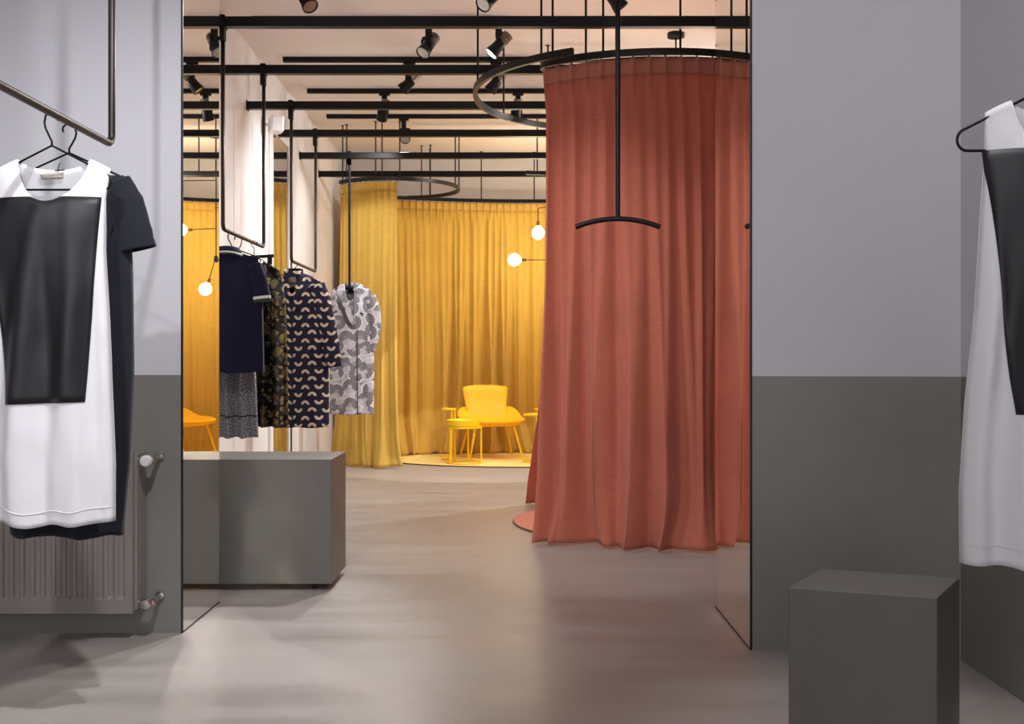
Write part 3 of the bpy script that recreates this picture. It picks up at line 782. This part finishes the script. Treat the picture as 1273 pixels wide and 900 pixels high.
class Garment:
    def __init__(s, x, y, rows, zneck, nu, scoop_f, scoop_b, hem, T=.06, fold=.012, k=7, seed=0, rise=1.0, ztip=None, droop=.0, un=0.0):
        s.un = un
        s.x, s.y, s.rows = x, y, sorted(rows, key=lambda r: -r[0]); s.zneck, s.nu, s.sf, s.sb = zneck, nu, scoop_f, scoop_b
        s.ztip = ztip if ztip is not None else s.rows[0][0]; s.hem = hem; s.T = T; s.fold = fold; s.k = k; s.seed = seed; s.droop = droop; s.hw = 1.0
    def lr(s, z):
        r = s.rows
        if z >= r[0][0]: return r[0][1], r[0][2]
        for a, c in zip(r, r[1:]):
            if z >= c[0]:
                t = (a[0] - z) / (a[0] - c[0]); return lerp(a[1], c[1], t), lerp(a[2], c[2], t)
        return r[-1][1], r[-1][2]
    def shoulder(s, u):
        a = abs(u - s.un)
        if a <= s.nu: return s.zneck
        t = (a - s.nu) / ((1 - s.un if u > s.un else 1 + s.un) - s.nu); return lerp(s.zneck, s.ztip, t ** 1.25)
    def top(s, u, side):
        a = abs(u - s.un); z = s.shoulder(u); sc = s.sf if side < 0 else s.sb
        if a < s.nu: z -= sc * math.sqrt(max(0, 1 - (a / s.nu) ** 2.0)) ** 1.1
        return z
    def yo(s, u, z, side):
        d = s.shoulder(u) - z
        base = s.T * smooth((d + .035) / .24) * math.sqrt(max(0, 1 - u * u * .999))
        f = s.fold * smooth((d - .08) / .5) * (math.sin(u * s.k + s.seed + 1.6 * nz(u * 2, z * 1.3, s.seed)) + .6 * nz(u * 5, z * 2.2, s.seed + 2)) * (1 - u ** 8)
        w = .004 * nz(u * 4, z * 9, s.seed + 6) * smooth(d / .1)
        return s.y + side * base + (f + w) * (1 if side < 0 else .7) - .004 * side * 0
    def pos(s, u, v, side):
        zt = s.top(u, side); h = s.hem + s.hw * (.008 * nz(u * 3.3, s.seed + 4) + .003 * math.sin(u * s.k + s.seed)) - s.droop * (1 - u * u); z = lerp(zt, h, v)
        l, r = s.lr(z); x = (l + r) / 2 + u * (r - l) / 2
        return Vector((s.x + x, s.yo(u, z, side), z))
    def u_at(s, x, z):
        l, r = s.lr(z); return clamp((x - s.x - (l + r) / 2) / ((r - l) / 2), -1, 1)
    def onto(s, x, z, side=-1, off=.003):
        return Vector((x, s.yo(s.u_at(x, z), z, side) + side * off, z))
    def body(s, name, mat, label, cat, n=56, nv=70, group=None, solid=.0022):
        b = MB()
        def fn(side):
            return lambda u, v: s.pos(u * 2 - 1, v ** 1.0, side)
        uvf = lambda side: (lambda u, v: (lambda p: (p.x - s.x + (.7 if side > 0 else 0) , p.z))(s.pos(u * 2 - 1, v, side)))
        b.grid(fn(-1), n, nv, uv=uvf(-1)); o1 = len(b.v); b.grid(fn(1), n, nv, uv=uvf(1))
        # weld sides: the two sheets meet at u=+-1 because yo() closes there
        for i in range(len(b.v)): b.v[i] = Vector(b.v[i])
        o = b.build(name, mat, loc=(s.x, s.y, s.hem), smooth_=True, solid=solid)
        return tag(o, label, cat, group)
    def patch(s, name, mat, parent, quad, off=.004, n=10, side=-1, solid=.002, clip_neck=False):
        q = [Vector((p[0], p[1])) for p in quad]   # (x,z) world: tl, tr, br, bl
        def fn(u, v):
            p = q[0].lerp(q[1], u).lerp(q[3].lerp(q[2], u), v)
            x, z = p
            if clip_neck:
                zt = s.top(s.u_at(x, z), side); top = q[0].lerp(q[1], u).y
                if zt < top: z = min(z, lerp(zt, q[3].lerp(q[2], u).y, v))
            return s.onto(x, z, side, off)
        b = MB(); b.grid(fn, n, n, uv=lambda u, v: (fn(u, v).x - s.x, fn(u, v).z)); return b.build(name, mat, parent, smooth_=True, solid=solid)
def sleeve(name, mat, parent, pts, rad, depth=.55, cuff=None, gx=0):
    """pts world points down the arm, rad half widths; an open tube squashed in depth"""
    b = MB(); pts = [Vector(p) for p in pts]; n = 24
    def fn(u, v):
        f = v * (len(pts) - 1); i = min(int(f), len(pts) - 2); t = f - i
        p = pts[i].lerp(pts[i + 1], t); r = lerp(rad[i], rad[i + 1], t); d = (pts[i + 1] - pts[i]).normalized()
        if i + 2 < len(pts): d = d.lerp((pts[i + 2] - pts[i + 1]).normalized(), t).normalized()
        a = Vector((d.z, 0, -d.x)).normalized(); th = 2 * PI * u
        w = 1 + .05 * nz(u * 6, v * 7, r * 40)
        return p + a * r * math.cos(th) * w + Vector((0, 1, 0)) * r * depth * math.sin(th) * w
    b.grid(fn, n, 26, uv=lambda u, v: (fn(u, v).x - gx + (.35 if .5 < u < 1 else 0), fn(u, v).z), close_u=True)
    return b.build(name, mat, parent, smooth_=True, solid=.002)

# ---- white dress with black printed square (left), then its copy at right
D1 = 3.24; wx = P(63, 0, D1).x
G = Garment(wx, D1, [(1.594, -.152, .172), (1.51, -.153, .158), (1.36, -.163, .158), (1.15, -.175, .170), (.95, -.196, .178), (.75, -.210, .186), (.585, -.208, .186)],
            1.622, .62, .126, .03, .585, T=.055, fold=.016, k=8.5, seed=.6, droop=.012)
wd = G.body('sleeveless_dress', M['white_cloth'], 'white sleeveless dress with black square print, hanging over the radiator', 'dress')
def pw(x, y): q = P(x, y, D1); return (q.x, q.z)
G.patch('print_panel', M['print'], wd, [pw(-7, 247), pw(128.5, 246), pw(112, 499), pw(17, 502)], .0042, 26, clip_neck=True, solid=.001)
G.patch('neck_label', M['label'], wd, [pw(48, 216), pw(78, 214), pw(77, 220), pw(49, 222)], -.004, 4, side=1)
b = MB(); b.tube([G.onto(*pw(71, 213), 1, -.006), G.onto(*pw(74, 206), 1, -.012), G.onto(*pw(76, 203), 1, -.01)], .0014, 6); b.tube([G.onto(*pw(68, 212), 1, -.008), G.onto(*pw(80, 211), 1, -.008)], .0018, 6); b.build('tag_thread', M['black'], wd)
# raised hem seam
b = MB(); b.tube([G.pos(u / 20 - 1, .958, -1) + Vector((0, -.002, 0)) for u in range(0, 41)], .0016, 6); b.build('hem_seam', M['white_cloth'], wd, smooth_=True)
wire_hanger(P(64.5, 0, D1).x, D1, RAILZ, P(0, 181, D1).z, .17, P(0, 236, D1).z, 'wire hanger holding the white dress over the radiator', 1)
w2 = copy_tree(wd); D3 = 2.53; w2.location = (RR, D3, .592); w2['label'] = 'white sleeveless dress with black square print, at right edge of the photo'
wire_hanger(RR, D3, RAILZ, 1.665, .215, P(0, 187.5, D3).z, 'wire hanger holding the right white dress', 1, r=.0034)

# ---- blue black short sleeved top behind the white dress
D2 = 3.40; nx = P(86, 0, D2).x
G2 = Garment(nx, D2, [(P(0, 218, D2).z, -.165, .165), (1.45, -.18, .185), (1.30, -.19, .192), (1.0, -.192, .195), (.75, -.188, .183), (.515, -.176, .162)],
             1.60, .42, .06, .02, .515, T=.05, fold=.012, k=6, seed=2.2)
nd = G2.body('short_sleeve_top', M['navy_cloth'], 'blue black short sleeved top hanging behind the white dress', 'top')
for s in (-1, 1):
    def q(x, y): p_ = P(x, y, D2); return (nx + s * (p_.x - nx), D2 + .0, p_.z)
    sleeve('sleeve', M['navy_cloth'], nd, [q(146, 224), q(155, 250), q(163, 285), q(168.5, 311)], [.038, .055, .060, .062], .5)
b = MB(); b.tube([G2.onto(*(lambda p_: (p_.x, p_.z))(P(x, y, D2)), -1, .004) for x, y in ((147, 222), (150, 240), (149, 258), (146, 275), (144, 292))], .002, 6); b.build('armhole_seam', M['dark'], nd, smooth_=True)
wire_hanger(P(86, 0, D2).x, D2, RAILZ, P(0, 190, D2).z, .165, P(0, 238, D2).z, 'wire hanger holding the blue black top', -1)

# ---- navy polo, back to us
DP = 6.30; pxm = P(283, 0, DP).x
zt = P(0, 322, DP).z
G3 = Garment(pxm, DP, [(zt, -.17, .17), (1.50, -.195, .195), (1.2, -.2, .2), (.97, -.205, .205)], P(0, 314, DP).z, .34, .012, .05, .968, T=.05, fold=.008, k=5, seed=4)
po = G3.body('polo_shirt', M['polo'], 'navy polo shirt with white striped collar, hanging above the display box', 'polo shirt')
def pp(x, y): q = P(x, y, DP); return q
for s in (-1, 1):
    def q(x, y): p_ = P(x, y, DP); return (pxm + s * (p_.x - pxm), DP - .005, p_.z)
    sl = sleeve('sleeve', M['polo'], po, [q(316, 328), q(320, 345), q(323, 360), q(324.5, 373)], [.036, .050, .053, .054], .55)
    sleeve('cuff_stripe', M['stripe_w'], sl, [q(324.1, 368.6), q(324.5, 372)], [.0555, .0555], .6)
    sleeve('cuff_band', M['stripe_g'], sl, [q(324.5, 372), q(325, 376)], [.0550, .0550], .58)
def collar(z0, z1, r0, r1, mat, nm, par, tilt=.12):
    b = MB()
    def fn(u, v):
        a = 2 * PI * u; r = lerp(r0, r1, v); x = r * math.cos(a) * 1.0; y = r * .62 * math.sin(a)
        return (pxm + x, DP + y, lerp(z0, z1, v) + (-.012) * (x / .075) ** 2 + .012)
    b.grid(fn, 32, 4, close_u=True); return b.build(nm, mat, par, smooth_=True, solid=.003)
co = collar(P(0, 309, DP).z, P(0, 315.5, DP).z, .060, .082, M['polo'], 'collar', po)
collar(P(0, 315.4, DP).z, P(0, 317.2, DP).z, .083, .087, M['stripe_w'], 'collar_stripe', co)
collar(P(0, 317.2, DP).z, P(0, 319.2, DP).z, .087, .089, M['stripe_g'], 'collar_edge', co)
wire_hanger(P(288, 0, DP).x, DP, RAILZ, P(0, 308, DP).z, .16, P(0, 330, DP).z, 'wire hanger holding the navy polo', 1, r=.0035)

# ---- tweed dress behind the polo
DT = 6.50; twx = P(293, 0, DT).x
G4 = Garment(twx, DT, [(1.585, -.14, .175), (1.50, -.14, .17), (1.2, -.125, .13), (1.0, -.12, .115), (.59, -.13, .13)], 1.61, .45, .05, .03, .592, T=.05, fold=.02, k=9, seed=1.1)
tw = G4.body('tweed_dress', M['tweed'], 'grey speckled tweed dress showing below the polo', 'dress')
b = MB(); b.tube([G4.pos(u / 20 - 1, .875, -1) + Vector((0, -.003, 0)) for u in range(0, 41)], .0035, 6); b.build('hem_stripe', M['dark'], tw, smooth_=True)
wire_hanger(P(296, 0, DT).x, DT, RAILZ, 1.655, .15, 1.57, 'wire hanger holding the tweed dress', -1, r=.003)

# ---- dark floral dress
DF = 6.80; fx = P(316, 0, DF).x
G5 = Garment(fx, DF, [(1.575, -.16, .155), (1.4, -.17, .19), (1.1, -.17, .20), (.63, -.18, .205)], 1.635, .38, .04, .02, .635, T=.075, fold=.035, k=13, seed=7.7)
fl_ = G5.body('floral_dress', M['floral'], 'black dress with faded mustard flowers between polo and arch coat', 'dress', n=80)
b = MB(); b.tube([G5.pos(u / 30 - 1, .985, -1) + Vector((0, -.003, 0)) for u in range(0, 61)], .003, 6); b.build('hem_edge', M['dark'], fl_, smooth_=True)
t = thing('clip_hanger', (fx, DF, 1.63), 'black clip hanger sticking out above the floral dress', 'hanger')
zc = P(0, 321, DF).z
b = MB(); b.tube([(fx, DF, zc), (fx, DF, RAILZ - .03), (fx - .02, DF, RAILZ - .005), (fx - .014, DF, RAILZ + .010), (fx, DF, RAILZ + .0145), (fx + .016, DF, RAILZ + .006), (fx + .018, DF, RAILZ - .008)], .003, 8); b.build('hook', M['black'], t, smooth_=True)
b = MB(); b.tube([(fx - .13, DF, zc), (fx + .125, DF - .03, zc + .012)], .010, 10); b.build('crossbar', M['black'], t, auto=50)
for dx in (-.11, .10):
    b = MB(); b.box((fx + dx - .014, DF - .035, zc - .04), (fx + dx + .014, DF - .015, zc + .02)); b.build('clip', M['black'], t, bevel=.003)

# ---- arch patterned coat
DC = 8.22; ax = P(373, 0, DC).x
G6 = Garment(ax, DC, [(P(0, 350, DC).z, -.145, .15), (1.45, -.155, .19), (1.2, -.155, .20), (.9, -.16, .21), (.545, -.165, .212)], P(0, 340, DC).z, .36, .15, .01, .545, T=.07, fold=.010, k=5, seed=3.0, un=-.36)
ac = G6.body('arch_print_coat', M['arch'], 'navy coat with cream arch pattern, hanging beside the wall mirror', 'coat')
def qa(x, y): p_ = P(x, y, DC); return (p_.x, DC - .03, p_.z)
def qb(x, y): p_ = P(x, y, DC); return (p_.x, p_.z)
sleeve('sleeve', M['arch'], ac, [qa(395, 354), qa(401, 375), qa(407, 405), qa(413, 430), qa(417, 456)], [.055, .068, .066, .060, .055], .6, gx=ax)
sleeve('sleeve', M['arch'], ac, [(2 * ax - qa(392, 354)[0], DC + .02, qa(395, 354)[2]), (2 * ax - qa(396, 375)[0], DC + .02, qa(400, 375)[2]), (2 * ax - qa(399, 430)[0], DC + .02, qa(404, 450)[2])], [.055, .062, .052], .6, gx=ax)
G6.patch('lapel', M['arch'], ac, [qb(372, 338), qb(380, 344), qb(370, 392), qb(365, 378)], .010, 8)
G6.patch('lapel', M['arch'], ac, [qb(353, 343), qb(357, 338), qb(366, 382), qb(362, 390)], .010, 8)
G6.patch('front_edge', M['navy_cloth'], ac, [qb(364.5, 385), qb(366, 385), qb(366.5, 531), qb(365, 531)], .005, 8)
G6.patch('pocket_flap', M['arch'], ac, [qb(385, 437), qb(401, 441), qb(401, 447), qb(385, 443)], .010, 6)
G6.patch('neck_label', M['label'], ac, [qb(358, 344), qb(368, 344), qb(368, 357), qb(358, 357)], -.006, 4, side=1)
b = MB()
b.grid(lambda u, v: (ax - .052 + .070 * math.cos(PI + 2 * PI * u) , DC + .02 + .045 * math.sin(2 * PI * u), lerp(P(0, 335, DC).z, P(0, 342.5, DC).z, v) - .015 * math.sin(2 * PI * u) * -1), 28, 4, close_u=True)
b.build('collar', M['arch'], ac, smooth_=True, solid=.003)
wire_hanger(P(366, 0, DC).x, DC, RAILZ, P(0, 336, DC).z, .14, P(0, 352, DC).z, 'wire hanger holding the arch patterned coat', -1, r=.003)

# ---- grey fan patterned coat on its pole
DG = gy; gxx = P(436.5, 0, DG).x
G7 = Garment(gxx, DG - .0, [(P(0, 362, DG).z, -.175, .18), (1.5, -.185, .185), (1.2, -.185, .20), (.9, -.19, .205), (.545, -.19, .20)], P(0, 352, DG).z, .34, .16, .0, .548, T=.075, fold=.010, k=5, seed=5.5)
gc = G7.body('fan_print_coat', M['fan'], 'white and grey fan patterned coat in front of khaki curtain', 'coat')
def qg(x, y): p_ = P(x, y, DG); return (p_.x, DG - .01, p_.z)
def qh(x, y): p_ = P(x, y, DG); return (p_.x, p_.z)
sleeve('sleeve', M['fan'], gc, [qg(459, 368), qg(464, 385), qg(466, 405), qg(463, 420), qg(459, 436)], [.055, .066, .060, .055, .052], .6, gx=gxx)
sleeve('sleeve', M['fan'], gc, [qg(415, 368), qg(411, 385), qg(409, 405), qg(411, 436)], [.055, .064, .060, .052], .6, gx=gxx)
G7.patch('lapel', M['fan'], gc, [qh(421, 366), qh(429, 358), qh(444, 406), qh(440, 408)], .012, 8)
G7.patch('lapel', M['fan'], gc, [qh(441, 362), qh(448, 358), qh(452, 388), qh(441, 405)], .012, 8)
G7.patch('lapel_facing', M['greyband'], gc, [qh(420, 374), qh(424, 374), qh(444, 409), qh(432, 402)], .008, 8)
G7.patch('collar', M['fan'], gc, [qh(419, 360), qh(428, 350), qh(430, 360), qh(420, 368)], .014, 6)
G7.patch('collar', M['fan'], gc, [qh(440, 350), qh(449, 358), qh(449, 367), qh(440, 362)], .014, 6)
G7.patch('lining', M['label'], gc, [qh(431, 366), qh(437, 366), qh(441, 388), qh(439, 390)], -.012, 6, side=1)
G7.patch('front_edge', M['greyband'], gc, [qh(444.5, 410), qh(446, 410), qh(446.5, 515), qh(445.5, 515)], .004, 8)
G7.patch('neck_label', M['dark'], gc, [qh(432, 356), qh(440, 356), qh(440, 364), qh(432, 364)], -.006, 4, side=1)

# ------------------------------------------------------------------ light of the front room
def lamp(name, kind, loc, aim, e, col, **kw):
    L = bpy.data.lights.new(name, kind); L.energy = e; L.color = col
    for k, v in kw.items(): setattr(L, k, v)
    o = bpy.data.objects.new(name, L); COL.objects.link(o); o.location = loc
    if aim is not None: o.rotation_euler = (Vector(aim) - Vector(loc)).to_track_quat('-Z', 'Y').to_euler()
    return o
COOL = (.97, .96, 1.0)
lamp('front_light', 'SPOT', (-.45, 2.35, 3.15), (-1.65, 4.15, .35), 215, COOL, spot_size=math.radians(76), spot_blend=1, shadow_soft_size=.04)
lamp('front_light', 'SPOT', (-1.0, .3, 3.15), (-1.5, 3.7, 1.4), 200, COOL, spot_size=math.radians(60), spot_blend=.9, shadow_soft_size=.05)
lamp('front_light', 'SPOT', (.2, .7, 3.2), (1.3, 3.8, 1.75), 95, COOL, spot_size=math.radians(62), spot_blend=1, shadow_soft_size=.08)  # unseen lamp added to brighten the right wall
lamp('front_light', 'SPOT', (1.1, 2.7, 3.2), (1.02, 3.0, 0), 130, COOL, spot_size=math.radians(34), spot_blend=1, shadow_soft_size=.05)  # unseen overhead lamp added to lift the plinth top
lamp('aisle_fill', 'SPOT', (1.9, 9.55, 3.22), (-.5, 8.9, 0), 290, (.96, .97, 1), spot_size=math.radians(95), spot_blend=1, shadow_soft_size=.06)  # added fill without a fixture, lifts the inner floor and ceiling
# added unseen fill lamps: on the red curtain and across to the left wall
lamp('curtain_fill', 'SPOT', (-1.0, 5.35, 3.22), (.75, 6.0, .8), 95, NEUT, spot_size=math.radians(56), spot_blend=.8, shadow_soft_size=.03)
lamp('curtain_fill', 'SPOT', (-.45, 3.5, 3.2), (.62, 6.1, .75), 120, NEUT, spot_size=math.radians(48), spot_blend=.8, shadow_soft_size=.22)
lamp('right_fill', 'SPOT', (2.2, 8.43, 3.2), (-1.9, 8.6, 2.6), 110, NEUT, spot_size=math.radians(110), spot_blend=1, shadow_soft_size=.1)
lamp('right_fill', 'SPOT', (2.2, 9.5, 3.2), (-1.9, 10.4, 2.2), 180, NEUT, spot_size=math.radians(100), spot_blend=1, shadow_soft_size=.1)

W = bpy.data.worlds.new('world'); scene.world = W; W.use_nodes = True
bg = W.node_tree.nodes['Background']; bg.inputs[0].default_value = (.86, .85, .91, 1); bg.inputs[1].default_value = 1.75

# ------------------------------------------------------------------ camera
cam = bpy.data.cameras.new('camera'); co_ = bpy.data.objects.new('camera', cam); COL.objects.link(co_)
co_.location = (0, 0, EYE); co_.rotation_euler = (PI / 2, 0, 0)
cam.sensor_fit = 'HORIZONTAL'; cam.sensor_width = 36; cam.lens = 36 * F / 1273; cam.shift_y = -5 / 1273; cam.clip_start = .05
scene.camera = co_
scene.view_settings.view_transform = 'Standard'; scene.view_settings.look = 'None'; scene.view_settings.gamma = 1
scene.view_settings.use_curve_mapping = False
scene.view_settings.exposure = 0.0
scene.cycles.use_denoising = True
scene.cycles.max_bounces = 10; scene.cycles.diffuse_bounces = 5; scene.cycles.glossy_bounces = 6
scene.cycles.caustics_reflective = True
scene.cycles.sample_clamp_indirect = 0; scene.cycles.blur_glossy = 0.0
